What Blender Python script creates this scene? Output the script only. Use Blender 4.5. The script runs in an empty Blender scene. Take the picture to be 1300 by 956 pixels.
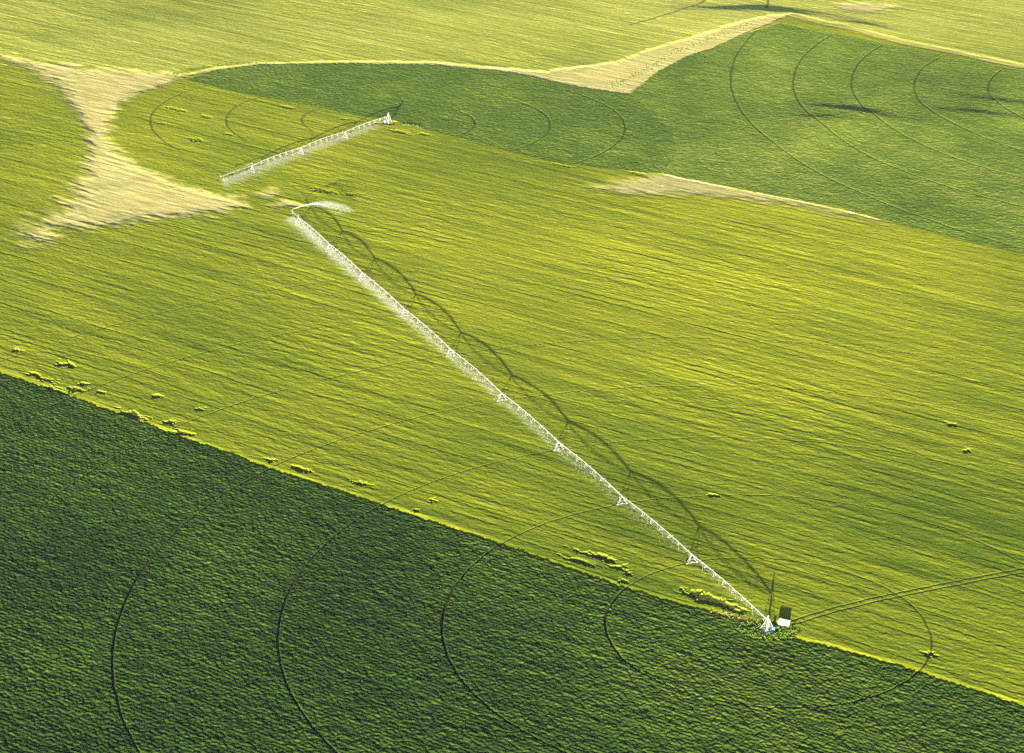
import bpy, bmesh, math, random
import numpy as np

R = math.radians
PI = math.pi
rng = np.random.default_rng(11)
random.seed(11)
scene = bpy.context.scene
COL = scene.collection
F32 = np.float32

# ------------------------------------------------------------------ layout, metres on the ground
SAND_LEFT = [(-300.5, 1510.9), (-275.5, 1500.4), (-245.9, 1488.7), (-213.0, 1482.5), (-190.0, 1480.8), (-198.9, 1461.6), (-214.9, 1437.5), (-222.6, 1408.3), (-222.4, 1377.8), (-219.5, 1355.8), (-210.8, 1327.8), (-196.4, 1305.3), (-169.1, 1275.1), (-151.6, 1262.0), (-137.2, 1256.5), (-134.8, 1244.1), (-148.1, 1231.0), (-174.4, 1224.5), (-198.9, 1208.6), (-217.0, 1202.8), (-228.7, 1183.5), (-234.0, 1192.4), (-220.4, 1235.1), (-219.5, 1286.3), (-222.4, 1320.1), (-229.8, 1362.4), (-242.9, 1406.9), (-263.5, 1457.0), (-285.0, 1489.3)]
SAND_TOP = [(-26.9, 1513.5), (-3.1, 1509.9), (17.3, 1506.2), (38.9, 1520.1), (58.7, 1528.6), (82.8, 1563.2), (103.0, 1583.5), (129.2, 1612.6), (163.9, 1643.2), (175.9, 1648.2), (162.5, 1627.0), (137.4, 1589.9), (116.0, 1558.3), (100.8, 1542.5), (90.3, 1522.1), (83.2, 1509.3), (72.4, 1481.0), (64.9, 1462.2), (59.8, 1458.5), (35.7, 1470.0), (15.4, 1487.1), (-3.1, 1501.2), (-17.0, 1507.2)]
SAND_ARC = [(-196.1, 1475.2), (-177.9, 1495.4), (-151.7, 1509.6), (-105.8, 1518.3), (-49.9, 1520.6), (-17.1, 1512.4), (-3.1, 1501.2), (-26.3, 1507.4), (-49.6, 1510.9), (-105.2, 1509.5), (-150.8, 1500.9), (-176.8, 1485.1)]
SAND_MID = [(42.6, 1283.3), (59.1, 1294.8), (75.9, 1309.3), (88.4, 1314.1), (111.3, 1290.2), (160.2, 1257.3), (181.8, 1240.1), (159.4, 1249.8), (137.3, 1264.7), (110.1, 1273.3), (86.4, 1276.9), (58.4, 1276.5)]
SAND_FAR = [(206.1, 1685.9), (227.3, 1691.9), (246.5, 1680.7), (229.0, 1662.6), (211.8, 1667.5)]
SAND_S1 = [(-130.0, 1263.3), (-123.0, 1272.8), (-119.3, 1262.7), (-125.2, 1254.7)]
SAND_S2 = [(-124.3, 1244.8), (-115.2, 1252.8), (-106.8, 1245.8), (-116.1, 1240.3)]
CROP_C = [(-189.9, 1468.9), (-158.8, 1444.7), (-117.9, 1423.5), (-94.0, 1407.9), (-70.0, 1398.8), (-40.6, 1375.2), (18.8, 1327.5), (75.9, 1309.3), (83.2, 1333.1), (85.6, 1354.4), (84.0, 1391.1), (77.0, 1429.1), (64.8, 1458.9), (35.7, 1470.9), (-3.0, 1499.5), (-49.7, 1513.5), (-105.4, 1512.1), (-151.2, 1504.3), (-177.2, 1488.5)]
CROP_F = [(75.9, 1309.3), (111.2, 1287.6), (158.4, 1258.5), (243.5, 1192.0), (307.0, 1141.1), (382.4, 1469.8), (301.4, 1525.2), (237.6, 1574.9), (164.5, 1621.2), (137.4, 1589.9), (116.0, 1558.3), (100.8, 1542.5), (90.3, 1522.1), (83.2, 1509.3), (72.4, 1481.0), (64.8, 1458.9), (77.0, 1429.1), (84.0, 1391.1), (85.6, 1354.4), (83.2, 1333.1)]
EDGE_A = [(-211.9, 1014.4), (-176.8, 988.9), (-135.0, 956.9), (-91.8, 923.8), (-64.0, 905.0), (-3.4, 861.7), (42.5, 826.1), (61.4, 814.6), (79.9, 805.4), (87.8, 799.3), (99.5, 790.7), (131.3, 773.2), (141.6, 765.5)]
EDGE_E = [(-306.1, 1515.9), (-246.5, 1492.1), (-201.3, 1480.0), (-191.4, 1492.7), (-151.8, 1511.3), (-106.0, 1520.0), (-49.9, 1520.6), (-3.1, 1506.4), (17.3, 1506.2), (58.7, 1528.6), (103.0, 1583.5), (163.9, 1643.2), (175.9, 1648.2), (239.9, 1592.0), (303.2, 1535.9)]
RUT = [(94.7, 804.8), (98.4, 805.0), (104.2, 808.8), (114.0, 815.1), (130.3, 824.2), (147.9, 832.2), (162.7, 839.1), (183.7, 848.1)]
STRIP_F = [(174.0, 1644.0), (239.4, 1588.2), (302.9, 1534.1)]
WINDROW = [(53.9, 1473.0), (61.2, 1487.0), (73.5, 1508.5), (86.2, 1534.2), (96.6, 1553.2), (109.7, 1572.7), (125.5, 1592.9), (141.6, 1613.5), (152.7, 1628.2)]
TUFTS_ARC = [(-200.4, 1473.2), (-191.0, 1489.3), (-178.5, 1500.6), (-165.3, 1506.8), (-144.9, 1511.8)]
HOLLOWS = [(71.1, 818.6, 12.4, 3.8), (66.0, 824.4, 3.7, 1.6), (24.5, 848.7, 7.1, 2.0), (33.0, 851.7, 9.0, 1.4), (39.5, 843.7, 3.2, 1.4), (41.8, 838.1, 1.3, 0.8), (40.8, 833.1, 1.9, 1.1), (-151.2, 972.9, 6.8, 2.9), (-135.4, 965.6, 2.7, 2.5), (-128.4, 956.4, 4.2, 2.8), (-143.8, 993.0, 2.0, 1.5), (-125.3, 980.7, 1.6, 1.5), (-210.1, 1040.4, 3.0, 2.4), (-186.6, 1025.4, 3.8, 3.6), (-197.7, 1013.4, 2.9, 2.3), (-191.2, 1007.6, 4.7, 1.9), (-177.5, 997.2, 3.3, 3.0), (-167.2, 995.2, 2.4, 1.5), (-175.2, 1003.3, 2.4, 1.1), (-186.9, 997.6, 5.7, 1.1), (-96.0, 1269.3, 7.4, 2.9), (-83.4, 1265.0, 2.8, 1.7), (-56.8, 912.3, 4.5, 1.3), (-28.2, 898.0, 1.7, 1.3), (-34.4, 889.3, 1.5, 1.2), (140.9, 782.9, 2.9, 1.5), (177.8, 981.9, 3.5, 1.5), (76.9, 908.5, 2.0, 1.3), (-92.6, 932.0, 2.2, 2.0), (-79.8, 924.4, 4.3, 2.3), (-170.4, 1350.4, 5.6, 3.2), (-127.0, 1416.6, 5.2, 2.1), (-94.5, 1397.1, 2.3, 2.1), (-75.5, 1390.0, 3.8, 2.0), (-62.8, 1374.4, 5.0, 2.0), (-49.8, 1371.6, 3.5, 1.3), (24.6, 1321.0, 5.7, 1.9), (64.1, 1308.9, 6.1, 2.4), (180.0, 955.1, 1.6, 1.4), (17.7, 1490.7, 0.8, 1.5), (-192.7, 1379.8, 3.6, 1.3), (-169.9, 1393.5, 4.1, 1.4), (-155.0, 1363.1, 2.5, 1.3), (-187.9, 1406.1, 7.5, 1.0)]
RIDGES = [(166.3, 1438.5, 211.6, 1410.4, 2.0), (232.5, 1435.2, 282.3, 1415.2, 1.3), (252.3, 1463.9, 299.9, 1439.8, 1.2), (111.9, 1653.3, 196.4, 1641.7, 3.5), (200.5, 1633.9, 232.8, 1612.7, 1.5), (155.3, 1415.8, 184.8, 1405.5, 0.8)]
PIVOT = (88.35, 799.0)                    # centre of the large circle
ARM = R(114.8)                            # direction in which the large machine reaches out
TOWERS = [54.6, 110.0, 165.2, 219.5, 273.0, 324.6, 375.5, 417.8, 460.3]
TRACKS = [55.0, 110.2, 165.2, 219.4, 274.3, 327.8, 379.2]
PIVOT2 = (-70.0, 1392.7)
TOWERS2 = [37.7, 75.0, 114.7]
END2 = (-149.3, 1278.2)
SUN_AZ = 82.0                             # direction in which shadows fall
SUN_EL = 6.5
CAM_H = 413.0
ROW = R(-35.0)                            # drill rows of all the fields

# ------------------------------------------------------------------ small helpers
def tag(o, label=None, cat=None, group=None, kind=None):
    if label: o['label'] = label
    if cat: o['category'] = cat
    if group: o['group'] = group
    if kind: o['kind'] = kind
    return o

def empty(name, loc, rz=0.0, parent=None):
    o = bpy.data.objects.new(name, None)
    o.location = loc; o.rotation_euler = (0, 0, rz)
    o.empty_display_size = 0.5
    COL.objects.link(o)
    if parent: o.parent = parent
    return o

class MB:
    """collects simple shapes into one mesh"""
    def __init__(s): s.v = []; s.f = []; s.m = []
    def add(s, vs, fs, m=0):
        n = len(s.v); s.v += [tuple(map(float, p)) for p in vs]
        for f in fs: s.f.append(tuple(n+i for i in f)); s.m.append(m)
    def box(s, c, d, m=0, rz=0.0, top=(1, 1)):
        cx, cy, cz = c; dx, dy, dz = d[0]/2, d[1]/2, d[2]/2
        vs = []
        for z, k in ((-dz, (1, 1)), (dz, top)):
            for x, y in ((-dx, -dy), (dx, -dy), (dx, dy), (-dx, dy)):
                x *= k[0]; y *= k[1]
                vs.append((cx+x*math.cos(rz)-y*math.sin(rz), cy+x*math.sin(rz)+y*math.cos(rz), cz+z))
        s.add(vs, [(3,2,1,0),(4,5,6,7),(0,1,5,4),(1,2,6,5),(2,3,7,6),(3,0,4,7)], m)
    def tube(s, a, b, r, n=6, m=0, r2=None):
        a = np.array(a, float); b = np.array(b, float); d = b-a; L = np.linalg.norm(d)
        if L < 1e-6: return
        d /= L; u = np.cross(d, (0, 0, 1) if abs(d[2]) < .9 else (1, 0, 0)); u /= np.linalg.norm(u); w = np.cross(d, u)
        r2 = r if r2 is None else r2
        vs = [a+(u*math.cos(2*PI*i/n)+w*math.sin(2*PI*i/n))*r for i in range(n)] + [b+(u*math.cos(2*PI*i/n)+w*math.sin(2*PI*i/n))*r2 for i in range(n)]
        s.add(vs, [(i, (i+1) % n, n+(i+1) % n, n+i) for i in range(n)] + [tuple(range(n-1, -1, -1)), tuple(range(n, 2*n))], m)
    def path(s, pts, r, n=6, m=0):
        for a, b in zip(pts, pts[1:]): s.tube(a, b, r, n, m)
    def build(s, name, mats, parent=None, loc=(0, 0, 0), rz=0.0, smooth=False):
        me = bpy.data.meshes.new(name); me.from_pydata(s.v, [], s.f)
        if not isinstance(mats, (list, tuple)): mats = [mats]
        for q in mats: me.materials.append(q)
        if len(mats) > 1: me.polygons.foreach_set('material_index', s.m)
        if smooth: me.polygons.foreach_set('use_smooth', [True]*len(s.f))
        me.update()
        o = bpy.data.objects.new(name, me); o.location = loc; o.rotation_euler = (0, 0, rz)
        COL.objects.link(o)
        if parent: o.parent = parent
        return o

# ------------------------------------------------------------------ noise
def vnoise(x, y, seed):
    t = np.random.default_rng(seed).random((256, 256)).astype(F32)*2-1
    x = np.asarray(x).astype(F32); y = np.asarray(y).astype(F32)
    xi = np.floor(x); yi = np.floor(y); fx = (x-xi).astype(F32); fy = (y-yi).astype(F32)
    xi = xi.astype(np.int32) & 255; yi = yi.astype(np.int32) & 255
    x1 = (xi+1) & 255; y1 = (yi+1) & 255
    fx = fx*fx*(3-2*fx); fy = fy*fy*(3-2*fy)
    a = t[yi, xi]; b = t[yi, x1]; c = t[y1, xi]; d = t[y1, x1]
    a = a+(b-a)*fx; c = c+(d-c)*fx
    return a+(c-a)*fy
def sst(a, b, x):
    t = np.clip((x-a)/(b-a), 0, 1); return t*t*(3-2*t)
def poly_sd(x, y, P, closed=True):
    """distance to the polygon edge, positive inside (or plain distance to an open line)"""
    P = np.array(P, float); d = np.full(x.shape, 1e9); ins = np.zeros(x.shape, bool)
    n = len(P)
    for i in range(n if closed else n-1):
        a = P[i]; b = P[(i+1) % n]; e = b-a; L = e@e
        t = np.clip(((x-a[0])*e[0]+(y-a[1])*e[1])/L, 0, 1)
        q = (x-a[0]-t*e[0])**2+(y-a[1]-t*e[1])**2
        d = np.minimum(d, q)
        if closed and a[1] != b[1]:
            c = (a[1] > y) != (b[1] > y)
            ins ^= c & (x < (b[0]-a[0])*(y-a[1])/(b[1]-a[1])+a[0])
    d = np.sqrt(d)
    return np.where(ins, d, -d) if closed else d
def poly_sd_in(x, y, P, pad, closed=True, far=-1e3):
    P = np.array(P); m = (x > P[:, 0].min()-pad) & (x < P[:, 0].max()+pad) & (y > P[:, 1].min()-pad) & (y < P[:, 1].max()+pad)
    out = np.full(x.shape, far, float)
    if m.any(): out[m] = poly_sd(x[m], y[m], P, closed)
    return out

# ------------------------------------------------------------------ the lie of the land
def terrain(x, y):
    x = np.asarray(x, float); y = np.asarray(y, float)
    fade = sst(3500, 2200, y)*sst(550, 700, y)
    h = (1.0*vnoise(x/170+3.1, y/230+7.7, 1)+0.28*vnoise(x/61+y/300, y/83, 2)+0.07*vnoise(x/24, y/31, 3))*fade
    for x0, y0, x1, y1, a in RIDGES:        # low rises, steeper on the side away from the sun
        L = math.hypot(x1-x0, y1-y0); ux, uy = (x1-x0)/L, (y1-y0)/L
        s = (x-x0)*ux+(y-y0)*uy; v = -(x-x0)*uy+(y-y0)*ux
        env = np.exp(-((s-L/2)/(L*0.5))**2)
        w = 4.0+3.6*a
        prof = np.where(v < 0, np.exp(-(v/(w*6))**2), np.exp(-(v/w)**2))
        h = h+a*env*prof
    for q, r in ((PIVOT, 30.), (PIVOT2, 30.)):
        d = np.hypot(x-q[0], y-q[1]); h = h*sst(r*.3, r, d)
    return h
def tz(x, y): return float(terrain(np.array([x]), np.array([y]))[0])

# fan of vertices that starts in front of the camera and reaches far past the last field
NX, NY = 1550, 2080
u = np.concatenate([-np.geomspace(6, .27, 70)[:-1], np.linspace(-.27, .27, NX), np.geomspace(.27, 6, 70)[1:]])
yy = np.concatenate([np.linspace(200, 630, 60)[:-1], np.geomspace(630, 2000, NY), np.geomspace(2000, 21000, 60)[1:]])
UU, YY = np.meshgrid(u, yy)
X = UU*YY; Y = YY
Tz = terrain(X, Y)
c, s = math.cos(ROW), math.sin(ROW)
A = X*c+Y*s; B = -X*s+Y*c                 # along and across the rows

ea = np.array(EDGE_A); sl = math.tan(ROW)
ea = np.vstack([[ea[0, 0]-3000, ea[0, 1]-3000*sl], ea, [ea[-1, 0]+3000, ea[-1, 1]+3000*sl]])
edge_y = np.interp(X, ea[:, 0], ea[:, 1]).astype(float)
rag = 0.35*vnoise(A/2.2, B/2.2, 21)
dA = (edge_y-Y)*math.cos(ROW)+rag         # >0 in the near dark crop
ee = np.array(EDGE_E); ee = np.vstack([[-9000, 1390], [ee[0, 0]-150, ee[0, 1]-20], ee, [ee[-1, 0]+200, ee[-1, 1]-140], [9000, 1200]])
dE = Y-np.interp(X, ee[:, 0], ee[:, 1])
rag2 = 1.2*vnoise(A/7, B/5, 22)+.6*vnoise(A/2.5, B/1.8, 23)
sC = poly_sd_in(X, Y, CROP_C, 20)+rag2*.6
sF = poly_sd_in(X, Y, CROP_F, 20)+rag2*.6
dD = 349.25-np.hypot(X+569.88, Y-1286.88)

# how bare and dry the ground is
dn = 2.2*vnoise(A/30, B/3.2, 24)+1.3*vnoise(A/12, B/1.7, 25)+2.4*vnoise(X/7, Y/9, 26)+1.5*vnoise(X/2.6, Y/3.4, 27)
sl_ = poly_sd_in(X, Y, SAND_LEFT, 60)
# soft ragged edge towards the left circle, firmer towards the small circle
dc = np.hypot(X+70, (Y-1392.7)/.86)
soft = 1+sst(170, 230, dc)*1.6
dry = sst(-5, 5, (sl_+dn*soft*.8)/soft)
dry = np.maximum(dry, sst(-1.5, 1.5, poly_sd_in(X, Y, SAND_TOP, 30)+rag2+dn*.25))
dry = np.maximum(dry, .75*sst(-1.5, 1.5, poly_sd_in(X, Y, SAND_ARC, 30)+rag2*.6))
dry = np.maximum(dry, .68*sst(-10, 6, poly_sd_in(X, Y, SAND_MID, 40)+dn*1.3))
dry = np.maximum(dry, .9*sst(-7, 7, poly_sd_in(X, Y, SAND_FAR, 40)+dn))
dry = np.maximum(dry, .7*sst(-4, 4, poly_sd_in(X, Y, SAND_S1, 30)+dn*.7))
dry = np.maximum(dry, .7*sst(-4, 4, poly_sd_in(X, Y, SAND_S2, 30)+dn*.7))
dst = poly_sd_in(X, Y, STRIP_F, 20, False, 1e3)
dry = np.maximum(dry, .55*sst(7, 3, np.abs(dst)+rag2))

isA = dA > 0
isC = (sC > 0) & ~isA; isF = (sF > 0) & ~isC
crop = isA | isC | isF
dry = np.where(crop, 0, dry)

# lodged and flattened patches
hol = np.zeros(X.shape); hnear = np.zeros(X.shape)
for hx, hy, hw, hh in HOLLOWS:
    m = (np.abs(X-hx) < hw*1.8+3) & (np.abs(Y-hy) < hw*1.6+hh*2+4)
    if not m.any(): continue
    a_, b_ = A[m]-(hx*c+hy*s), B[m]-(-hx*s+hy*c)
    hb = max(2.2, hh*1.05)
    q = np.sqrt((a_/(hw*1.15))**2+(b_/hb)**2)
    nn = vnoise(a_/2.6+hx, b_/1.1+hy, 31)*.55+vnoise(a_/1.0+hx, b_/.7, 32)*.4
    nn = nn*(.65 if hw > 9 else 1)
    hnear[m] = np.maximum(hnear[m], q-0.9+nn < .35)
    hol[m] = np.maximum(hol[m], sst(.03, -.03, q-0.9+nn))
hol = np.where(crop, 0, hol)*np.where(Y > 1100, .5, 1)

# wheel tracks
soil_shade = np.zeros(X.shape); cut = np.zeros(X.shape)
def groove(d, w, k=1.0, where=None):
    global cut
    g = sst(w*.62, w*.40, np.abs(d))*k
    if where is not None: g = np.where(where, g, 0)
    cut = np.maximum(cut, g)
rp = np.hypot(X-PIVOT[0], Y-PIVOT[1]); ap = np.degrees(np.arctan2(Y-PIVOT[1], X-PIVOT[0]))
wob = .25*vnoise(X/6, Y/6, 41)
main = (Y < 1330) & ~isC & ~isF
for i, r in enumerate(TRACKS):
    k = 1.0 if i < 2 else (.9 if i < 4 else .8)
    reg = main.copy()
    if i >= 3: reg &= (ap > 50) | (ap < -90) | isA
    if i >= 5: reg &= (ap > 110) | (ap < -90)
    brk = sst(-.75, -.35, vnoise(ap/5+i*9, ap*0+i*3.3, 42)) if i >= 2 else 1.0
    w = .75 if i < 4 else .8
    groove(rp-r+wob, w, k, reg & (isA | (brk > .5)))
x2, y2 = X-PIVOT2[0], Y-PIVOT2[1]-3
r2 = np.hypot(x2, y2/np.where(y2 > 0, .83, .86)); a2 = np.degrees(np.arctan2(y2, x2))
near2 = (Y > 1200) & (r2 < 170)
for r in (47.5, 88.8, 129.8):
    lim = ((a2 > 148) | (a2 < -150) | ((a2 > -55) & (a2 < 38)))
    groove(r2-r+wob, 1.2, .7, near2 & lim & (isC | (x2 < 0)))
for cx, cy, r in ((490.7, 1471.6, 366.6), (423.7, 1468.0, 263.8), (408.7, 1472.0, 214.6), (384.8, 1469.0, 155.0), (385.0, 1470.0, 112.5)):
    rr = np.hypot(X-cx, Y-cy); aa = np.degrees(np.arctan2(Y-cy, X-cx))
    groove(rr-r+wob, 1.2, .7, isF & ((aa > 135) | (aa < -100)))
ru = np.array(RUT); ru = np.vstack([ru, ru[-1]+(ru[-1]-ru[-2])*3])
drut = poly_sd_in(X, Y, ru, 12, False, 1e3)
groove(np.abs(drut)-1.35+wob*.4, 1.0, .9, drut < 5)
for pl in ([(130, 1711), (118, 1680), (98, 1650), (70, 1618)], [(163.5, 1711), (163, 1690), (160, 1668)]):
    d_ = poly_sd_in(X, Y, pl, 20, False, 1e3); groove(d_, 1.8, .8)

# trampled ground round the two pivot points
dp = np.hypot((X-PIVOT[0]-.5)/1.25, Y-PIVOT[1]+.5); dp2 = np.hypot(X-PIVOT2[0], (Y-PIVOT2[1]))
yard = np.maximum(sst(8.5, 5.0, dp+rag*3), sst(5.5, 3.0, dp2+rag*2))

# canopy heights
streak = .48*vnoise(A/34+B/30, B/2.9, 51)+.20*vnoise(A/15, B/1.3, 52)+.42*vnoise(A/60, B/5.2+A/90, 53)+.35*vnoise(A/90, B/11, 75)
big = vnoise(X/120, Y/150, 54)
fine = vnoise(A/.85, B/.60, 55); fin2 = vnoise((A-.4*B)/1.9, (B+.1*A)/.75, 78); mid = vnoise(A/7, B/1.8, 56)
chat = vnoise((A+.3*B)/5.0, (B-.25*A)/1.25, 62)+.6*vnoise((A-.3*B)/3.2, (B+.18*A)/.9, 79)
cm = .55+.9*sst(-.3, .5, vnoise(X/38, Y/50, 80))
tt = (B+.9*vnoise(A/70, B/60, 57)) % 13.4
tramv = sst(-.1, .5, vnoise(A/90, B/12, 58))
tram = np.where(tt < .35, tt/.35, np.exp(-(tt-.35)/1.3))*tramv
t3 = (B+1.6*vnoise(A/50, B/30, 81)) % 5.3
step = np.where(t3 < .5, t3/.5, np.exp(-(t3-.5)/1.5))*sst(0, .6, vnoise(A/48, B/4.5, 82))
amp = .75+.35*vnoise(X/60, Y/90, 59)
hB = .86+amp*(.15*streak+.07*mid+.045*chat*cm)+.04*fine+.05*fin2
hB -= .15*tram+.15*step
far = sst(1380, 1520, Y)
eb = -dA
edge_strip = sst(3.2, 1.6, eb+rag*1.5+.6*mid)*(~isA)
hB = np.where(eb < 5, hB*(1-edge_strip*.55)+edge_strip*.55*(.1+.22*np.clip(eb, 0, 5)), hB)
dry_h = .16+.04*vnoise(A/22, B/1.15, 60)+.05*vnoise(A/40, B/2.4, 76)+.07*mid+.03*fine
hB = hB*(1-dry)+dry_h*dry
hB = hB*(1-hol)+(.27+.08*fine)*hol
gap = sst(.9, .5, eb)*(~isA)
hB = hB*(1-gap)+.1*gap
lump = vnoise((A-.4*B)/1.0+.3*vnoise(A/9, B/9, 61), (B+.12*A)/.66, 63)+.55*vnoise(A/1.8, B/1.1, 83); lump2 = vnoise(A/.55, B/.45, 64); lump3 = vnoise(A/4.5, B/1.9, 65)
rowA = np.cos(2*PI*(B+.25*vnoise(A/14, B/30, 66))/1.83)
pit = sst(.15, .6, vnoise(A/1.25, B/.75, 84))
hA = .80+.115*lump+.10*lump2+.07*lump3+.075*rowA-.24*pit+.10*vnoise(A/22, B/5, 86)
hA *= sst(.05, .35, dA)
pale = .42+.24*vnoise(X/50+2, Y/48, 67)+.18*vnoise(X/19, Y/26, 68)+.25*vnoise(A/9, B/3, 77)
hC = .72+.13*vnoise(A/1.7, B/1.1, 69)+.06*lump2+.05*lump3+.04*np.cos(2*PI*B/1.8)
hC += .07*pale*lump
H = np.where(isA, hA, np.where(isC | isF, hC, hB))
H = H*(1-yard)+.10*yard*(1+fine)
dep = cut*np.where(isA, .95, np.where(isC | isF, .6, .17))
H = H*(1-dep)+.03*dep
mask = (np.abs(UU) <= .275) & (YY <= 2010) & (YY > 625)
H = np.where(mask, H, .7)
Z = Tz+H
soil_shade = np.maximum(np.maximum(cut, hol*.85), np.maximum(yard*.55, gap*.8))  # bare soil in tracks, yard and gap; hollow floors get painted shade

grad = 1.35*np.exp(-((X-50)/200)**2-((Y-1130)/190)**2)-.45+.4*np.exp(-((X+90)/110)**2-((Y-1340)/60)**2)+.5*sst(1330, 1480, Y)  # painted broad brightness, in place of sunlit slopes and corner falloff
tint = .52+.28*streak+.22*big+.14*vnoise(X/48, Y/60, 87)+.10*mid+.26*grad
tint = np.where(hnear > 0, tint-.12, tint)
tint = np.where(edge_strip > .3, tint+.15*edge_strip, tint)
tint = np.where(isA, .42+.25*np.clip((X+60)/200, -.7, .8)+.25*lump3+.22*lump+.25*vnoise(X/50, Y/70, 85), tint)  # near crop darkens leftwards, a slight vignette painted into its tint
tint = np.where(isF, pale, np.where(isC, pale-.28, tint))
ATT = np.stack([dry, np.clip(tint, 0, 1.3), soil_shade], -1)

# ------------------------------------------------------------------ which field a face belongs to
cls = np.full(X.shape, 1)
cls[dE > 0] = 3
cls[(dD > 0) & (Y > 1150) & (dE <= 0)] = 2
cls[isC] = 5; cls[isF] = 6
cls[(dry > .60) & (hol < .5) & ~crop & mask] = 0
cls[isA] = 4
fc = cls[:-1, :-1]
ny, nx = X.shape
I = np.arange(ny*nx).reshape(ny, nx)
quads = np.stack([I[:-1, :-1], I[:-1, 1:], I[1:, 1:], I[1:, :-1]], -1)
P3 = np.stack([X, Y, Z], -1).reshape(-1, 3).astype(F32)
AT = ATT.reshape(-1, 3).astype(F32)

def field_mesh(name, k, mat, extra=None):
    q = quads[fc == k]
    ids, inv = np.unique(q, return_inverse=True)
    pts = P3[ids]; att = AT[ids]; q = inv.reshape(-1, 4)
    if extra is not None:
        ep, eq = extra
        q = np.vstack([q, np.array(eq)+len(pts)]); pts = np.vstack([pts, ep]).astype(F32)
        att = np.vstack([att, np.tile(np.array([[.3, .5, .4]], F32), (len(ep), 1))])
    me = bpy.data.meshes.new(name)
    me.vertices.add(len(pts)); me.vertices.foreach_set('co', np.ascontiguousarray(pts).ravel())
    me.loops.add(q.size); me.loops.foreach_set('vertex_index', q.ravel().astype(np.int32))
    me.polygons.add(len(q)); me.polygons.foreach_set('loop_start', np.arange(0, q.size, 4, dtype=np.int32))
    me.polygons.foreach_set('use_smooth', np.zeros(len(q), bool))
    a = me.attributes.new('crop', 'FLOAT_VECTOR', 'POINT'); a.data.foreach_set('vector', np.ascontiguousarray(att).ravel())
    me.materials.append(mat); me.update(calc_edges=True)
    o = bpy.data.objects.new(name, me); COL.objects.link(o)
    return o

# ------------------------------------------------------------------ materials
def new_mat(name):
    m = bpy.data.materials.new(name); m.use_nodes = True
    nt = m.node_tree; b = nt.nodes['Principled BSDF']
    return m, nt, b
def N(nt, t, **kw):
    n = nt.nodes.new(t)
    for k, v in kw.items():
        if k in n.inputs: n.inputs[k].default_value = v
        else: setattr(n, k, v)
    return n
def ramp(nt, pts, src):
    r = nt.nodes.new('ShaderNodeValToRGB')
    el = r.color_ramp.elements
    el[0].position, el[0].color = pts[0][0], (*pts[0][1], 1)
    el[1].position, el[1].color = pts[-1][0], (*pts[-1][1], 1)
    for p, q in pts[1:-1]:
        e = el.new(p); e.color = (*q, 1)
    nt.links.new(src, r.inputs[0]); return r
def mix(nt, f, a, b, mode='MIX'):
    n = nt.nodes.new('ShaderNodeMix'); n.data_type = 'RGBA'; n.blend_type = mode
    for sock, v in ((n.inputs[0], f), (n.inputs[6], a), (n.inputs[7], b)):
        if isinstance(v, (int, float)): sock.default_value = v
        elif isinstance(v, tuple): sock.default_value = (*v, 1)
        else: nt.links.new(v, sock)
    return n.outputs[2]

def crop_mat(name, stops, soil_shade_c, dryc, bump=.5, rough=.85, spec=.12):
    m, nt, b = new_mat(name)
    at = N(nt, 'ShaderNodeAttribute', attribute_name='crop')
    sp = nt.nodes.new('ShaderNodeSeparateXYZ'); nt.links.new(at.outputs['Vector'], sp.inputs[0])
    geo = nt.nodes.new('ShaderNodeNewGeometry')
    mp = N(nt, 'ShaderNodeMapping'); mp.inputs['Rotation'].default_value = (0, 0, -ROW); nt.links.new(geo.outputs['Position'], mp.inputs[0])
    n1 = N(nt, 'ShaderNodeTexNoise', Scale=2.4, Detail=3.0, Roughness=.7); nt.links.new(mp.outputs[0], n1.inputs['Vector'])
    ad = N(nt, 'ShaderNodeMath', operation='MULTIPLY_ADD'); ad.inputs[1].default_value = .7; ad.inputs[2].default_value = -.35
    nt.links.new(n1.outputs[0], ad.inputs[0])
    a2 = N(nt, 'ShaderNodeMath', operation='ADD', use_clamp=True); nt.links.new(ad.outputs[0], a2.inputs[0]); nt.links.new(sp.outputs[1], a2.inputs[1])
    cr = ramp(nt, stops, a2.outputs[0])
    dr = ramp(nt, dryc, n1.outputs[0])
    n3 = N(nt, 'ShaderNodeTexNoise', Scale=.045, Detail=5.0, Roughness=.65); nt.links.new(geo.outputs['Position'], n3.inputs['Vector'])
    wv = ramp(nt, [(.46, (0, 0, 0)), (.68, (.55, .55, .55))], n3.outputs[0])
    drm = mix(nt, wv.outputs[0], dr.outputs[0], (.34, .36, .10))
    col = mix(nt, sp.outputs[0], cr.outputs[0], drm)
    col = mix(nt, sp.outputs[2], col, soil_shade_c)
    nt.links.new(col, b.inputs['Base Color'])
    b.inputs['Roughness'].default_value = rough
    b.inputs['Specular IOR Level'].default_value = spec
    n2 = N(nt, 'ShaderNodeTexNoise', Scale=5.0, Detail=2.0); nt.links.new(mp.outputs[0], n2.inputs['Vector'])
    bp = N(nt, 'ShaderNodeBump', Strength=bump, Distance=.12); nt.links.new(n2.outputs[0], bp.inputs['Height'])
    nt.links.new(bp.outputs[0], b.inputs['Normal'])
    return m

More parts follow.
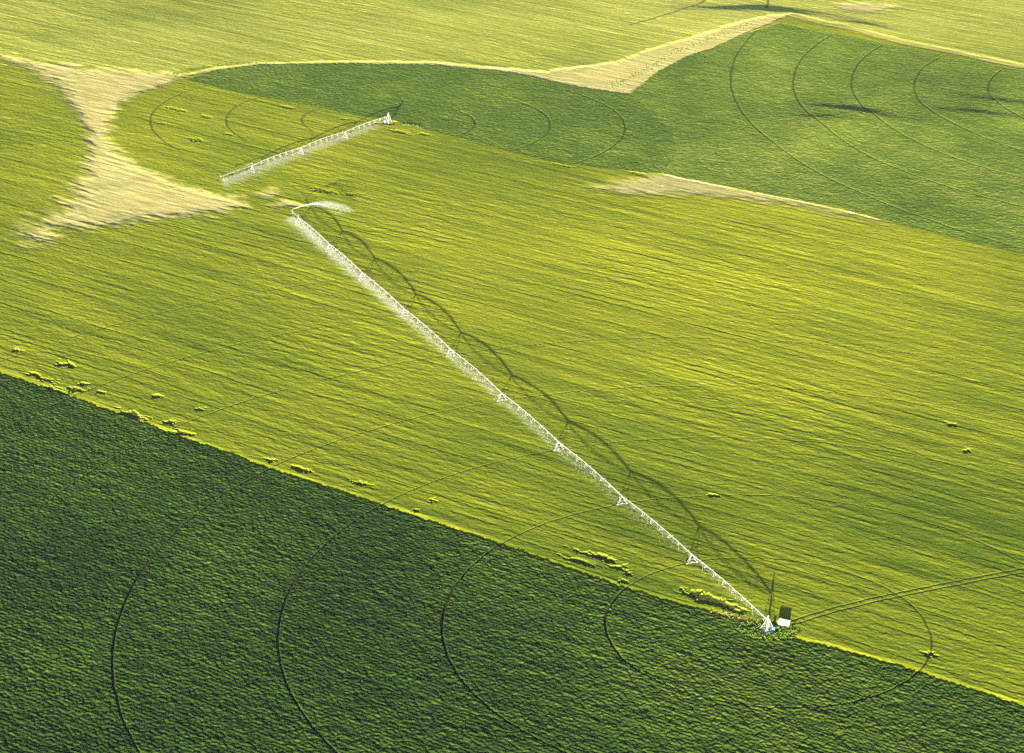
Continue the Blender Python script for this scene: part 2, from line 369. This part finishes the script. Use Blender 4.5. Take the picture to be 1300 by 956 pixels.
DRY = [(.25, (.52, .43, .13)), (.55, (.74, .61, .20)), (.8, (.85, .73, .30))]
M = {}
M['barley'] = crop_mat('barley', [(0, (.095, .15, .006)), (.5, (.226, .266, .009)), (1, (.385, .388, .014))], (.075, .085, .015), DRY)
M['barley_far'] = crop_mat('barley_far', [(0, (.19, .23, .03)), (.5, (.39, .41, .05)), (1, (.57, .54, .10))], (.12, .10, .04), DRY)  # paler copy of barley, distant haze painted into its colours
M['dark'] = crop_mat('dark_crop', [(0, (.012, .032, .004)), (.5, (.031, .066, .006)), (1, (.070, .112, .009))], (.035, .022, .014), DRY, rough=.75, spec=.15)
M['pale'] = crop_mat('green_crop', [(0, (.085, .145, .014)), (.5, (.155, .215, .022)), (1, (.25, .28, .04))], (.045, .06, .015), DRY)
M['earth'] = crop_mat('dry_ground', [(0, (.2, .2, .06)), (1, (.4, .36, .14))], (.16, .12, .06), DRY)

def plain(name, colr, rough=.5, metal=0.0, spec=.5, wear=None, scale=3.0):
    m, nt, b = new_mat(name)
    n1 = N(nt, 'ShaderNodeTexNoise', Scale=scale, Detail=4.0)
    tc = nt.nodes.new('ShaderNodeTexCoord'); nt.links.new(tc.outputs['Object'], n1.inputs['Vector'])
    w = wear or tuple(v*.8 for v in colr)
    r = ramp(nt, [(.35, w), (.6, colr)], n1.outputs[0])
    nt.links.new(r.outputs[0], b.inputs['Base Color'])
    b.inputs['Specular IOR Level'].default_value = spec*.5 if spec < .5 else .4
    b.inputs['Roughness'].default_value = rough; b.inputs['Metallic'].default_value = metal
    return m
M['zinc'] = plain('galvanised_steel', (.46, .46, .45), .6, .1, wear=(.32, .31, .29))
M['tyre'] = plain('tyre_rubber', (.03, .028, .026), .85, wear=(.07, .055, .04))
M['red'] = plain('red_gearbox_paint', (.42, .05, .03), .5, wear=(.25, .04, .03))
M['white'] = plain('white_paint', (.82, .83, .84), .4, wear=(.72, .73, .74))
M['blue'] = plain('blue_paint', (.08, .42, .62), .4)
M['grey'] = plain('grey_metal', (.25, .25, .25), .5, .4)
M['concrete'] = plain('concrete', (.38, .36, .32), .9)
M['hose'] = plain('pale_hose', (.34, .34, .31), .6)
M['weed'] = plain('weed_leaves', (.12, .19, .02), .9, spec=.1, wear=(.05, .11, .02), scale=.8)
M['straw'] = plain('straw_tufts', (.26, .27, .06), .8, wear=(.12, .17, .03), scale=.5)
M['weed_dry'] = plain('dry_weed_leaves', (.38, .24, .08), .8, wear=(.22, .17, .05), scale=.9)

m, nt, b = new_mat('water_drops')
b.inputs['Base Color'].default_value = (.8, .83, .85, 1); b.inputs['Roughness'].default_value = .6
tb = nt.nodes.new('ShaderNodeBsdfTranslucent'); tb.inputs[0].default_value = (.9, .92, .93, 1)
mx = nt.nodes.new('ShaderNodeMixShader'); mx.inputs[0].default_value = .35
tr = nt.nodes.new('ShaderNodeBsdfTransparent'); mx2 = nt.nodes.new('ShaderNodeMixShader'); mx2.inputs[0].default_value = .42
nt.links.new(b.outputs[0], mx.inputs[1]); nt.links.new(tb.outputs[0], mx.inputs[2])
nt.links.new(tr.outputs[0], mx2.inputs[1]); nt.links.new(mx.outputs[0], mx2.inputs[2])
nt.links.new(mx2.outputs[0], nt.nodes['Material Output'].inputs[0])
M['water'] = m

# ------------------------------------------------------------------ ground and fields
E_ = 24000.0
base = np.array([[-E_, -E_, -9], [E_, -E_, -9], [E_, E_, -9], [-E_, E_, -9]], F32)
g = field_mesh('ground', 0, M['earth'], (base, [[0, 1, 2, 3]]))
tag(g, 'pale dry sandy ground left bare in the corners between the crop circles', 'ground', kind='structure')
o = field_mesh('barley_field', 1, M['barley'])
tag(o, 'large yellow green grain field with wind streaks, round the long irrigation machine', 'grain field', kind='stuff')
o = field_mesh('barley_field', 2, M['barley'])
tag(o, 'rounded yellow green grain field at the left edge, left of the pale hourglass of bare ground', 'grain field', kind='stuff')
o = field_mesh('barley_field', 3, M['barley_far'])
tag(o, 'pale yellow grain field running along the top of the picture behind the curved green crop', 'grain field', kind='stuff')
o = field_mesh('leafy_crop', 4, M['dark'])
tag(o, 'dark green leafy row crop filling the lower left corner, ending at the straight bright grain edge', 'crop', kind='stuff')
o = field_mesh('leafy_crop', 5, M['pale'])
tag(o, 'half circle of mid green crop behind the small far irrigation machine', 'crop', kind='stuff')
o = field_mesh('leafy_crop', 6, M['pale'])
tag(o, 'wide green crop with curved wheel tracks at the upper right', 'crop', kind='stuff')

# ------------------------------------------------------------------ irrigation machines
PH = 4.1                                   # pipe height at the towers
def span_mesh(r0, r1, z0, z1, camber, nb):
    """bowed pipe with the truss hanging under it, along local x"""
    mb = MB(); L = r1-r0
    def top(t): return (r0+L*t, 0, z0+(z1-z0)*t+camber*4*t*(1-t))
    def bot(t, sy):
        x, _, z = top(t); e = min(1, 3.2*t*(1-t)+.1)
        return (x, sy*.85*e, z-1.75*e)
    K = 16
    mb.path([top(i/K) for i in range(K+1)], .145, 8)
    nodes = [(i+.5)/nb for i in range(nb)]
    for sy in (-1, 1):
        pts = [top(0)]+[bot(t, sy) for t in nodes]+[top(1)]
        mb.path(pts, .028, 4)
    for i, t in enumerate(nodes):
        a, q = bot(t, -1), bot(t, 1)
        mb.tube(a, q, .045, 4)
        for p in (a, q):
            mb.tube(top(t), p, .04, 4)
        if i+1 < nb:
            tm = (t+nodes[i+1])/2
    for i in range(nb-1):
        a = nodes[i]; q = nodes[i+1]
        for sy in (-1, 1): mb.tube(bot(a, sy), bot(q, -sy), .018, 4)
    for i in range(1, 4): # flanges
        x, _, z = top(i/4); mb.tube((x-.05, 0, z), (x+.05, 0, z), .20, 8)
    return mb, top
def hose_mesh(p, zn, sy):
    mb = MB(); x, y, z = p
    mb.path([(x, 0, z+.1), (x, sy*.18, z+.32), (x, sy*.42, z+.30), (x, sy*.5, z)], .035, 5)
    mb.tube((x, sy*.5, z), (x, sy*.5, zn+.25), .02, 5)
    mb.tube((x, sy*.5, zn+.25), (x, sy*.5, zn), .055, 6)
    mb.tube((x, sy*.5, zn-.04), (x, sy*.5, zn-.08), .12, 8)
    return mb
def tower_parts(par, x, zb, zt, wb):
    t = empty('drive_tower', (x, 0, zb), 0, par)
    h = zt-zb; mb = MB()
    for sy in (-1, 1):
        for sx in (-1, 1):
            mb.tube((sx*.12, sy*.12, h), (sx*.45, sy*wb, .75), .04, 6)
        mb.tube((-.45, sy*wb, .75), (.45, sy*wb, .75), .06, 5)
        for z_ in (.45, .72):
            k = 1-z_
            y_ = sy*(.12+(wb-.12)*k)
            mb.tube((-.12-.33*k, y_, .75+(h-.75)*z_), (.12+.33*k, y_, .75+(h-.75)*z_), .035, 4)
    mb.box((0, 0, .78), (.13, wb*2+.4, .13))
    for sx in (-1, 1):
        mb.tube((sx*.30, -wb*.6, .75+(h-.75)*.42), (sx*.30, wb*.6, .75+(h-.75)*.42), .035, 4)
        mb.tube((sx*1.9, 0, h-.9), (0, sx*.9, 2.0), .03, 4)
    mb.box((0, 0, h), (.6, .34, .34))
    mb.build('tower_frame', M['zinc'], t)
    for sy in (-1, 1):
        w = MB(); wy = sy*(wb+.05)
        w.tube((-.2, wy, .66), (.2, wy, .66), .68, 18, 0)
        for i in range(16):
            a = 2*PI*i/16
            w.box((0, wy+.70*math.cos(a), .66+.70*math.sin(a)), (.40, .07, .07), 0)
        w.tube((-.22, wy, .66), (.22, wy, .66), .40, 12, 1)
        w.tube((.2, wy, .66), (.4, wy, .66), .17, 8, 2)
        w.build('wheel', [M['tyre'], M['zinc'], M['red']], t)
    b_ = MB(); b_.box((.05, -.15, 1.15), (.42, .75, .40)); b_.tube((.05, .3, 1.12), (.05, .75, 1.12), .13, 8)
    b_.build('drive_motor', M['grey'], t)
    b_ = MB(); b_.box((.32, 0, h-.45), (.30, .42, .5)); b_.build('control_box', M['white'], t)
    return t

def irrigation_machine(name, loc, ang, towers, end, top_h, spacing, sign_y, wb, pb):
    root = empty(name, loc, ang)
    def gz(r): return tz(loc[0]+r*math.cos(ang), loc[1]+r*math.sin(ang))-loc[2]
    # fixed pyramid in the middle
    ctr = empty('pivot_tower', (0, 0, 0), 0, root)
    mb = MB()
    for sx in (-1, 1):
        for sy in (-1, 1):
            mb.tube((sx*.28, sy*.28, top_h-.5), (sx*pb, sy*pb, .25), .08, 6)
            for z_ in (.35, .68):
                pass
    for k in (.22, .5, .75):
        z_ = .25+(top_h-.75)*k; e = pb+(.28-pb)*k
        for a, q in (((-e, -e), (e, -e)), ((e, -e), (e, e)), ((e, e), (-e, e)), ((-e, e), (-e, -e))):
            mb.tube((*a, z_), (*q, z_), .045, 4)
    for q in ((0, 1), (1, 0)):
        e0, e1 = 1.54, 1.09
    for sx in (-1, 1):
        e0, e1, e2 = (pb+(.28-pb)*q for q in (.22, .5, .75))
        mb.tube((sx*e0, -e0, .25+(top_h-.75)*.22), (sx*e1, e1, .25+(top_h-.75)*.5), .03, 4)
        mb.tube((-e1, sx*e1, .25+(top_h-.75)*.5), (e2, sx*e2, .25+(top_h-.75)*.75), .03, 4)
    mb.box((0, 0, top_h-.45), (.75, .75, .12))
    mb.build('pivot_frame', M['zinc'], ctr)
    mb = MB(); mb.box((0, 0, .16), (pb*2+.7, pb*2+.7, .32), top=(.97, .97)); mb.build('concrete_pad', M['concrete'], ctr)
    mb = MB(); mb.tube((0, 0, .3), (0, 0, top_h-.1), .17, 10)
    mb.path([(0, 0, top_h-.1), (.12, 0, top_h+.18), (.45, 0, top_h+.22), (.8, 0, PH+.1)], .15, 8)
    mb.tube((0, 0, top_h+.15), (0, 0, top_h+.75), .14, 8)
    mb.tube((0, 0, top_h+.75), (0, 0, top_h+.85), .22, 8)
    mb.build('riser_pipe', M['zinc'], ctr)
    mb = MB(); mb.box((1.5*sign_y*-1, -1.5, 1.55), (.75, .5, 1.0), rz=.5); mb.tube((1.5*sign_y*-1, -1.5, .3), (1.5*sign_y*-1, -1.5, 1.1), .06, 6)
    mb.build('control_panel', M['blue'], ctr)
    prev = .8; pz = PH+.1
    noz = []
    for i, r in enumerate(towers):
        zb = gz(r); zt = zb+PH
        mb, top = span_mesh(prev, r, pz, zt, .72, 8)
        sp = mb.build('span', M['zinc'], root)
        n = max(4, int((r-prev)/spacing))
        for k in range(n):
            t = (k+.5)/n; p = top(t)
            zn = gz(p[0])+2.0
            hose_mesh(p, zn, 1 if k % 2 else -1).build('drop_hose', M['hose'], sp)
            noz.append((p[0], (1 if k % 2 else -1)*.5, zn-.1))
        tower_parts(root, r, zb, zt, wb)
        prev, pz = r, zt
    if end:
        L = end-prev; mb = MB()
        mb.tube((prev, 0, pz), (end, 0, pz+.15), .10, 8)
        ht = 1.6
        mb.tube((prev, 0, pz), (prev, 0, pz+ht), .06, 5)
        for k in (.45, .75, 1.0):
            mb.tube((prev, 0, pz+ht), (prev+L*k, 0, pz+.1), .022, 4)
        ob = mb.build('end_boom', M['zinc'], root)
        n = max(2, int(L/spacing*1.3))
        for k in range(n):
            x = prev+L*(k+.6)/n; zn = gz(x)+2.0
            hose_mesh((x, 0, pz), zn, 1 if k % 2 else -1).build('drop_hose', M['hose'], ob)
            noz.append((x, (1 if k % 2 else -1)*.5, zn-.1))
        gm = MB(); gm.tube((end, 0, pz+.1), (end, 0, pz+.6), .11, 8); gm.tube((end-.2, 0, pz+.55), (end+.9, -.2, pz+.95), .08, 8, r2=.045)
        gm.box((end-.25, 0, pz+.5), (.3, .25, .3))
        gm.build('end_gun', M['zinc'], root)
    return root, noz

z1 = tz(*PIVOT)
P1, noz1 = irrigation_machine('irrigation_machine', (PIVOT[0], PIVOT[1], z1), ARM, TOWERS, 469.5, 5.2, 5.6, 1, 1.9, 1.9)
tag(P1, 'long white wheeled irrigation boom reaching from the white shed across the grain field', 'irrigation machine', 'wheeled irrigation booms')
z2 = tz(*PIVOT2)
ARM2 = math.atan2(END2[1]-PIVOT2[1], END2[0]-PIVOT2[0]); LEN2 = math.hypot(END2[1]-PIVOT2[1], END2[0]-PIVOT2[0])
P2, noz2 = irrigation_machine('irrigation_machine', (PIVOT2[0], PIVOT2[1], z2), ARM2, TOWERS2, LEN2, 5.4, 4.6, -1, 1.5, 1.45)
tag(P2, 'shorter far irrigation boom at the tip of the half circle of green crop', 'irrigation machine', 'wheeled irrigation booms')

# ------------------------------------------------------------------ falling water
def drops_mesh(name, starts, vels, leng, width):
    """one thin streak per drop"""
    n = len(starts)
    d = vels/np.linalg.norm(vels, axis=1, keepdims=True)
    rnd = rng.normal(size=(n, 3)); sd = np.cross(d, rnd); sd /= np.linalg.norm(sd, axis=1, keepdims=True)
    a = starts; b_ = starts+d*leng[:, None]
    w = width[:, None]*.5
    V = np.stack([a-sd*w, a+sd*w, b_+sd*w, b_-sd*w], 1).reshape(-1, 3).astype(F32)
    me = bpy.data.meshes.new(name); me.vertices.add(len(V)); me.vertices.foreach_set('co', V.ravel())
    me.loops.add(4*n); me.loops.foreach_set('vertex_index', np.arange(4*n, dtype=np.int32))
    me.polygons.add(n); me.polygons.foreach_set('loop_start', np.arange(0, 4*n, 4, dtype=np.int32))
    me.materials.append(M['water']); me.update(calc_edges=True)
    o = bpy.data.objects.new(name, me); COL.objects.link(o); return o

def spray(name, root, noz, dens, wind, radius):
    S, Vv, Ln, Wd = [], [], [], []
    ca, sa = math.cos(root.rotation_euler.z), math.sin(root.rotation_euler.z)
    for x, y, z in noz:
        k = dens(x); n = int(k)
        if n < 1: continue
        wx = root.location.x+x*ca-y*sa; wy = root.location.y+x*sa+y*ca; wz = root.location.z+z
        th = rng.uniform(0, 2*PI, n); s = rng.random(n)**.8; rr = radius(x)*(.7+.3*rng.random(n))
        q = s*rr
        px = wx+np.cos(th)*q+wind[0]*s*s; py = wy+np.sin(th)*q+wind[1]*s*s
        pz = wz+.25*np.sin(PI*np.minimum(1, s*1.6))-(z*.55)*s*s
        m_ = int(4.0*k)                    # finest drops, carried off by the wind
        fx = wx+wind[0]*3.0*rng.random(m_)**1.5+rng.normal(size=m_)*rr.mean()*.8; fy = wy+wind[1]*3.0*rng.random(m_)+rng.normal(size=m_)*rr.mean()*.8
        fz = wz-.2-(z-1.0)*rng.random(m_)
        S.append(np.stack([fx, fy, fz], 1)); Vv.append(np.stack([np.full(m_, wind[0]), np.full(m_, wind[1]), rng.normal(size=m_)], 1))
        Ln.append(.10+.2*rng.random(m_)); Wd.append(.015+.03*rng.random(m_))
        S.append(np.stack([px, py, pz], 1))
        Vv.append(np.stack([np.cos(th)*rr+2*wind[0]*s, np.sin(th)*rr+2*wind[1]*s, .3-z*1.1*s], 1))
        Ln.append(.25+.35*rng.random(n)); Wd.append(.03+.04*rng.random(n)*(1-.4*s))
    return drops_mesh(name, np.concatenate(S), np.concatenate(Vv), np.concatenate(Ln), np.concatenate(Wd))

def all_noz(towers, end, step, root):
    out = []; x = 3.0
    while x < end:
        wx = root.location.x+x*math.cos(root.rotation_euler.z); wy = root.location.y+x*math.sin(root.rotation_euler.z)
        out.append((x, rng.choice([-.5, .5]), tz(wx, wy)-root.location.z+2.0)); x += step
    return out
n1 = all_noz(TOWERS, 469, 2.8, P1)
sp1 = spray('water_spray', P1, n1, lambda x: 4+60*(max(0, x-60)/410)**1.3, (-.7, -.6), lambda x: .8+1.0*x/470)
tag(sp1, 'white water spray falling in a long line under the long boom, thickest at its far end', 'water spray', kind='stuff')
n2 = all_noz(TOWERS2, LEN2, 2.6, P2)
sp2 = spray('water_spray', P2, n2, lambda x: 14+75*(x/139)**1.3, (1.5, -5.0), lambda x: 1.8+2.2*x/139)
tag(sp2, 'pale blue white spray drifting below the shorter far boom', 'water spray', kind='stuff')

# throw of the end gun
ca, sa = math.cos(ARM), math.sin(ARM)
ex, ey = PIVOT[0]+470.3*ca, PIVOT[1]+470.3*sa
ez = tz(ex, ey)+PH+.95
n = 1700
t = rng.random(n)**.75
dv = np.array([27.5, 11.5])
px = ex+dv[0]*t; py = ey+dv[1]*t; pz = ez+9.5*t-12.0*t*t
spread = .12+2.6*np.clip(t-.15, 0, 1)**1.3
down = np.where(t > .45, rng.random(n)**1.6*(t-.4)*9.0, 0)
pos = np.stack([px+rng.normal(size=n)*spread*.6, py+rng.normal(size=n)*spread*.9-down*.25, np.maximum(pz+rng.normal(size=n)*spread*.4-down, tz(ex+20, ey)+.9)], 1)
vel = np.stack([np.full(n, dv[0]), np.full(n, dv[1]), 9.5-24*t-down*4], 1)
jet = drops_mesh('water_jet', pos, vel, .5+.5*rng.random(n), (.05+.07*rng.random(n))*np.where(t < .4, .9, .35))
tag(jet, 'arching white jet of water thrown from the far tip of the long boom', 'water jet', kind='stuff')

# soft mist hanging in the spray: a closed body of even, thin density
def mist_mat(name, dens):
    m = bpy.data.materials.new(name); m.use_nodes = True; q = m.node_tree; q.nodes.remove(q.nodes['Principled BSDF'])
    pv = q.nodes.new('ShaderNodeVolumePrincipled'); pv.inputs['Color'].default_value = (.96, .97, .98, 1); pv.inputs['Density'].default_value = dens
    q.links.new(pv.outputs[0], q.nodes['Material Output'].inputs['Volume']); return m
def loft(name, rings, mat, parent):
    mb = MB(); k = len(rings[0]); vs = [p for r_ in rings for p in r_]; fs = []
    for i in range(len(rings)-1):
        for j in range(k): fs.append((i*k+j, i*k+(j+1) % k, (i+1)*k+(j+1) % k, (i+1)*k+j))
    fs.append(tuple(range(k-1, -1, -1))); fs.append(tuple((len(rings)-1)*k+j for j in range(k)))
    mb.add(vs, fs); o = mb.build(name, mat, parent)
    b_ = bmesh.new(); b_.from_mesh(o.data); bmesh.ops.recalc_face_normals(b_, faces=b_.faces)
    if b_.calc_volume(signed=True) < 0: bmesh.ops.reverse_faces(b_, faces=b_.faces)
    b_.to_mesh(o.data); b_.free(); return o
def veil(root, x0, x1, n, wx, wy, up, reach, dens, parent):
    ca, sa = math.cos(root.rotation_euler.z), math.sin(root.rotation_euler.z); rings = []
    for i in range(n+1):
        x = x0+(x1-x0)*i/n; cx, cy = root.location.x+x*ca, root.location.y+x*sa
        z0 = max(tz(cx, cy), tz(cx+wx*reach(x), cy+wy*reach(x)))+.25; q = reach(x)*(.8+.4*random.random()); h_ = (.5+.5*min(1, i/3))*(up+.5*random.random())
        rings.append([(cx-wx*q*.25, cy-wy*q*.25, z0+1.0), (cx, cy, z0+1.0+h_), (cx+wx*q*.45, cy+wy*q*.45, z0+1.0+h_*.5), (cx+wx*q, cy+wy*q, z0+1.02), (cx+wx*q*.4, cy+wy*q*.4, z0+.96)])
    return loft('mist', rings, mist_mat('mist', dens), parent)
veil(P1, 140, 309.9, 36, -.86, -.5, 1.6, lambda x: 2.0+5.5*(x-150)/320, .016, sp1)
veil(P1, 310, 468, 36, -.86, -.5, 1.6, lambda x: 2.0+5.5*(x-150)/320, .036, sp1)
veil(P2, 8, 138, 40, .25, -.97, 1.6, lambda x: 5+6*x/138, .040, sp2)
rings = []
for i in range(13):
    t_ = .22+.86*i/12; c_ = (ex+dv[0]*t_, ey+dv[1]*t_, ez+9.5*t_-12.0*t_*t_); s_ = .15+2.3*math.sin(min(1, max(0, (t_-.2)*1.15))*PI*.93)**.8
    rings.append([(c_[0]-.38*math.cos(a)*s_, c_[1]+.9*math.cos(a)*s_, max(c_[2]+math.sin(a)*s_*(.5 if math.sin(a) > 0 else 1.0), tz(c_[0], c_[1])+.95)) for a in [2*PI*j/8 for j in range(8)]])
loft('mist', rings, mist_mat('jet_mist', .045), jet)

# ------------------------------------------------------------------ shed beside the pivot point
sx_, sy_ = 94.2, 802.5
shed = empty('generator_shed', (sx_, sy_, tz(sx_, sy_)), R(-24))
tag(shed, 'small white metal shed with a pale roof beside the foot of the long boom', 'shed')
w, d, h = 3.7, 1.7, 1.95
mb = MB(); mb.box((0, 0, .12+h/2), (w, d, h)); 
for i in range(9): mb.box((-w/2+.25+i*(w-.5)/8, -d/2-.012, .12+h/2), (.07, .03, h-.2))
mb.build('wall', M['white'], shed)
mb = MB()
mb.add([(-w/2-.12, -d/2-.15, h+.13), (w/2+.12, -d/2-.15, h+.13), (w/2+.12, d/2+.12, h+.42), (-w/2-.12, d/2+.12, h+.42),
        (-w/2-.12, -d/2-.15, h+.19), (w/2+.12, -d/2-.15, h+.19), (w/2+.12, d/2+.12, h+.48), (-w/2-.12, d/2+.12, h+.48)],
       [(3,2,1,0),(4,5,6,7),(0,1,5,4),(1,2,6,5),(2,3,7,6),(3,0,4,7)])
mb.build('roof', M['white'], shed)
mb = MB(); mb.box((1.1, -d/2-.045, 1.15), (.95, .04, 1.85)); dr = mb.build('door', M['white'], shed)
mb = MB(); mb.tube((.75, -d/2-.1, 1.1), (.75, -d/2-.1, 1.3), .025, 6); mb.build('handle', M['grey'], dr)
mb = MB()
for i in range(6): mb.box((-1.0, -d/2-.05, .9+i*.14), (1.1, .05, .09))
mb.build('louvre', M['grey'], shed)
mb = MB()
for sy in (-.8, .8): mb.box((0, sy, .06), (w+.3, .16, .12))
mb.build('skid', M['grey'], shed)
mb = MB(); mb.tube((-1.4, .4, h+.3), (-1.4, .4, h+1.0), .07, 8); mb.build('exhaust_pipe', M['grey'], shed)

# ------------------------------------------------------------------ weeds
def clumps(name, pts, sizes, mat, leaves=26):
    V = []; n = 0
    pts = np.array(pts, float)
    for (x, y), s_ in zip(pts, sizes):
        k = leaves; z0 = tz(x, y)
        th = rng.uniform(0, 2*PI, k); rr = rng.random(k)**.6*s_*.55; zz = rng.random(k)*s_*1.0*(1-.5*(rr/(s_*.55)))
        cc = np.stack([x+np.cos(th)*rr, y+np.sin(th)*rr, z0+zz], 1)
        a = rng.normal(size=(k, 3)); a[:, 2] = np.abs(a[:, 2]); a /= np.linalg.norm(a, axis=1, keepdims=True)
        b2 = np.cross(a, rng.normal(size=(k, 3))); b2 /= np.linalg.norm(b2, axis=1, keepdims=True)
        L = s_*(.16+.14*rng.random(k))[:, None]
        V.append(np.stack([cc-b2*L*.5, cc+b2*L*.5, cc+b2*L*.25+a*L, cc-b2*L*.25+a*L], 1).reshape(-1, 3))
    V = np.concatenate(V).astype(F32); n = len(V)//4
    me = bpy.data.meshes.new(name); me.vertices.add(len(V)); me.vertices.foreach_set('co', V.ravel())
    me.loops.add(4*n); me.loops.foreach_set('vertex_index', np.arange(4*n, dtype=np.int32))
    me.polygons.add(n); me.polygons.foreach_set('loop_start', np.arange(0, 4*n, 4, dtype=np.int32))
    me.materials.append(mat); me.update(calc_edges=True)
    o = bpy.data.objects.new(name, me); COL.objects.link(o); return o
pts = []; sz = []
while len(pts) < 520:
    a = random.uniform(0, 2*PI); r = random.uniform(2.6, 11)
    x, y = PIVOT[0]+.5+r*1.35*math.cos(a), PIVOT[1]-.5+r*math.sin(a)
    if abs((x-sx_)) < 2.9 and -1.0 < (y-sy_) < 6: continue
    if y > PIVOT[1]+4.5: continue
    if random.random() > 1.25-r/11: continue
    pts.append((x, y)); sz.append(random.uniform(.6, 1.35)*(1.15 if r < 8 else .9))
o = clumps('weeds', pts, sz, M['weed']); tag(o, 'rough green weeds crowding round the foot of the long boom', 'weeds', kind='stuff')
pts = []; sz = []
for k in range(170):
    if k < 110: x = random.gauss(76.5, 3.4); y = 808.5-.62*(x-76.5)+random.gauss(0, 1.5)
    else: x = random.gauss(96.5, 2.6); y = 798.5+random.gauss(0, 1.2)
    pts.append((x, y)); sz.append(random.uniform(.6, 1.2))
o = clumps('dry_weeds', pts, sz, M['weed_dry'], 22); tag(o, 'brown and golden dead weeds at the left of the boom foot and before the shed', 'dry weeds', kind='stuff')
def along(P, n, jit):
    P = np.array(P); seg = np.hypot(*np.diff(P, axis=0).T); cum = np.concatenate([[0], np.cumsum(seg)]); out = []
    for k in range(n):
        t = random.random()*cum[-1]; out.append((np.interp(t, cum, P[:, 0])+random.gauss(0, jit), np.interp(t, cum, P[:, 1])+random.gauss(0, jit)))
    return out
pts = along(WINDROW, 300, 2.6)
o = clumps('tumbleweeds', pts, [random.uniform(.5, 1.3) for _ in pts], M['straw'], 16)
tag(o, 'line of scattered green weed tufts on the pale bare corner behind the curved crop', 'weed tufts', kind='stuff')
pts = along(TUFTS_ARC, 130, 2.0)
o = clumps('weed_tufts', pts, [random.uniform(.7, 1.5) for _ in pts], M['weed'], 16)
tag(o, 'small weed tufts along the far left rim of the half circle crop', 'weed tufts', kind='stuff')
pts = along([(-62, 1389), (-52, 1384)], 40, .9)
o = clumps('thistles', pts, [random.uniform(1.0, 1.8) for _ in pts], M['weed'], 24)
tag(o, 'dark weeds just right of the foot of the shorter far boom', 'weeds', kind='stuff')

# ------------------------------------------------------------------ air
hb = MB(); hb.box((0, 9000, 202), (26000, 30000, 434))
hm = bpy.data.materials.new('haze'); hm.use_nodes = True; hn = hm.node_tree; hn.nodes.remove(hn.nodes['Principled BSDF'])
pv = hn.nodes.new('ShaderNodeVolumePrincipled'); pv.inputs['Color'].default_value = (.93, .93, .90, 1); pv.inputs['Density'].default_value = .000007
pv.inputs['Anisotropy'].default_value = 0.0
hn.links.new(pv.outputs[0], hn.nodes['Material Output'].inputs['Volume'])
hz = hb.build('haze', hm); tag(hz, 'thin warm haze hanging over the fields and thickening far away', 'haze', kind='stuff')

# ------------------------------------------------------------------ light
world = bpy.data.worlds.new('World'); scene.world = world; world.use_nodes = True
nt = world.node_tree; bg = nt.nodes['Background']
sky = nt.nodes.new('ShaderNodeTexSky'); sky.sky_type = 'NISHITA'; sky.sun_disc = False
sky.sun_elevation = R(SUN_EL)
sun_from = SUN_AZ+180                       # where the sun stands
sky.sun_rotation = R(90-sun_from)
sky.air_density = .6; sky.dust_density = .3; sky.altitude = 900
nt.links.new(sky.outputs[0], bg.inputs[0]); bg.inputs[1].default_value = .05
L = bpy.data.lights.new('sun', 'SUN'); L.energy = 5.0; L.angle = R(.55); L.color = (1.0, .93, .72)
so = bpy.data.objects.new('sun', L); COL.objects.link(so)
so.rotation_euler = (R(90-SUN_EL), 0, R(SUN_AZ-90))
so.location = (0, 600, 500)

# ------------------------------------------------------------------ camera
cam = bpy.data.cameras.new('camera'); co = bpy.data.objects.new('camera', cam); COL.objects.link(co)
cam.sensor_width = 36.0; cam.lens = 3353.98/1300*36; cam.sensor_fit = 'HORIZONTAL'
cam.shift_y = -44.5/1300
cam.clip_start = 1; cam.clip_end = 60000
P_, R_ = R(21.1778), R(1.11212)
from mathutils import Matrix
# right / up / back axes of the view
fw = np.array([0, math.cos(P_), -math.sin(P_)]); up = np.array([0, math.sin(P_), math.cos(P_)]); rt = np.array([1., 0, 0])
r_ = rt*math.cos(R_)+up*math.sin(R_); u_ = -rt*math.sin(R_)+up*math.cos(R_)
co.matrix_world = Matrix(((r_[0], u_[0], -fw[0], 0), (r_[1], u_[1], -fw[1], 0), (r_[2], u_[2], -fw[2], CAM_H), (0, 0, 0, 1)))
scene.camera = co

scene.render.engine = 'CYCLES'
scene.cycles.max_bounces = 4; scene.cycles.diffuse_bounces = 1; scene.cycles.transparent_max_bounces = 24
scene.cycles.volume_bounces = 0
scene.cycles.use_denoising = False
vs = scene.view_settings
vs.view_transform = 'Standard'; vs.look = 'None'; vs.gamma = 1.0; vs.use_curve_mapping = False
vs.exposure = 2.47
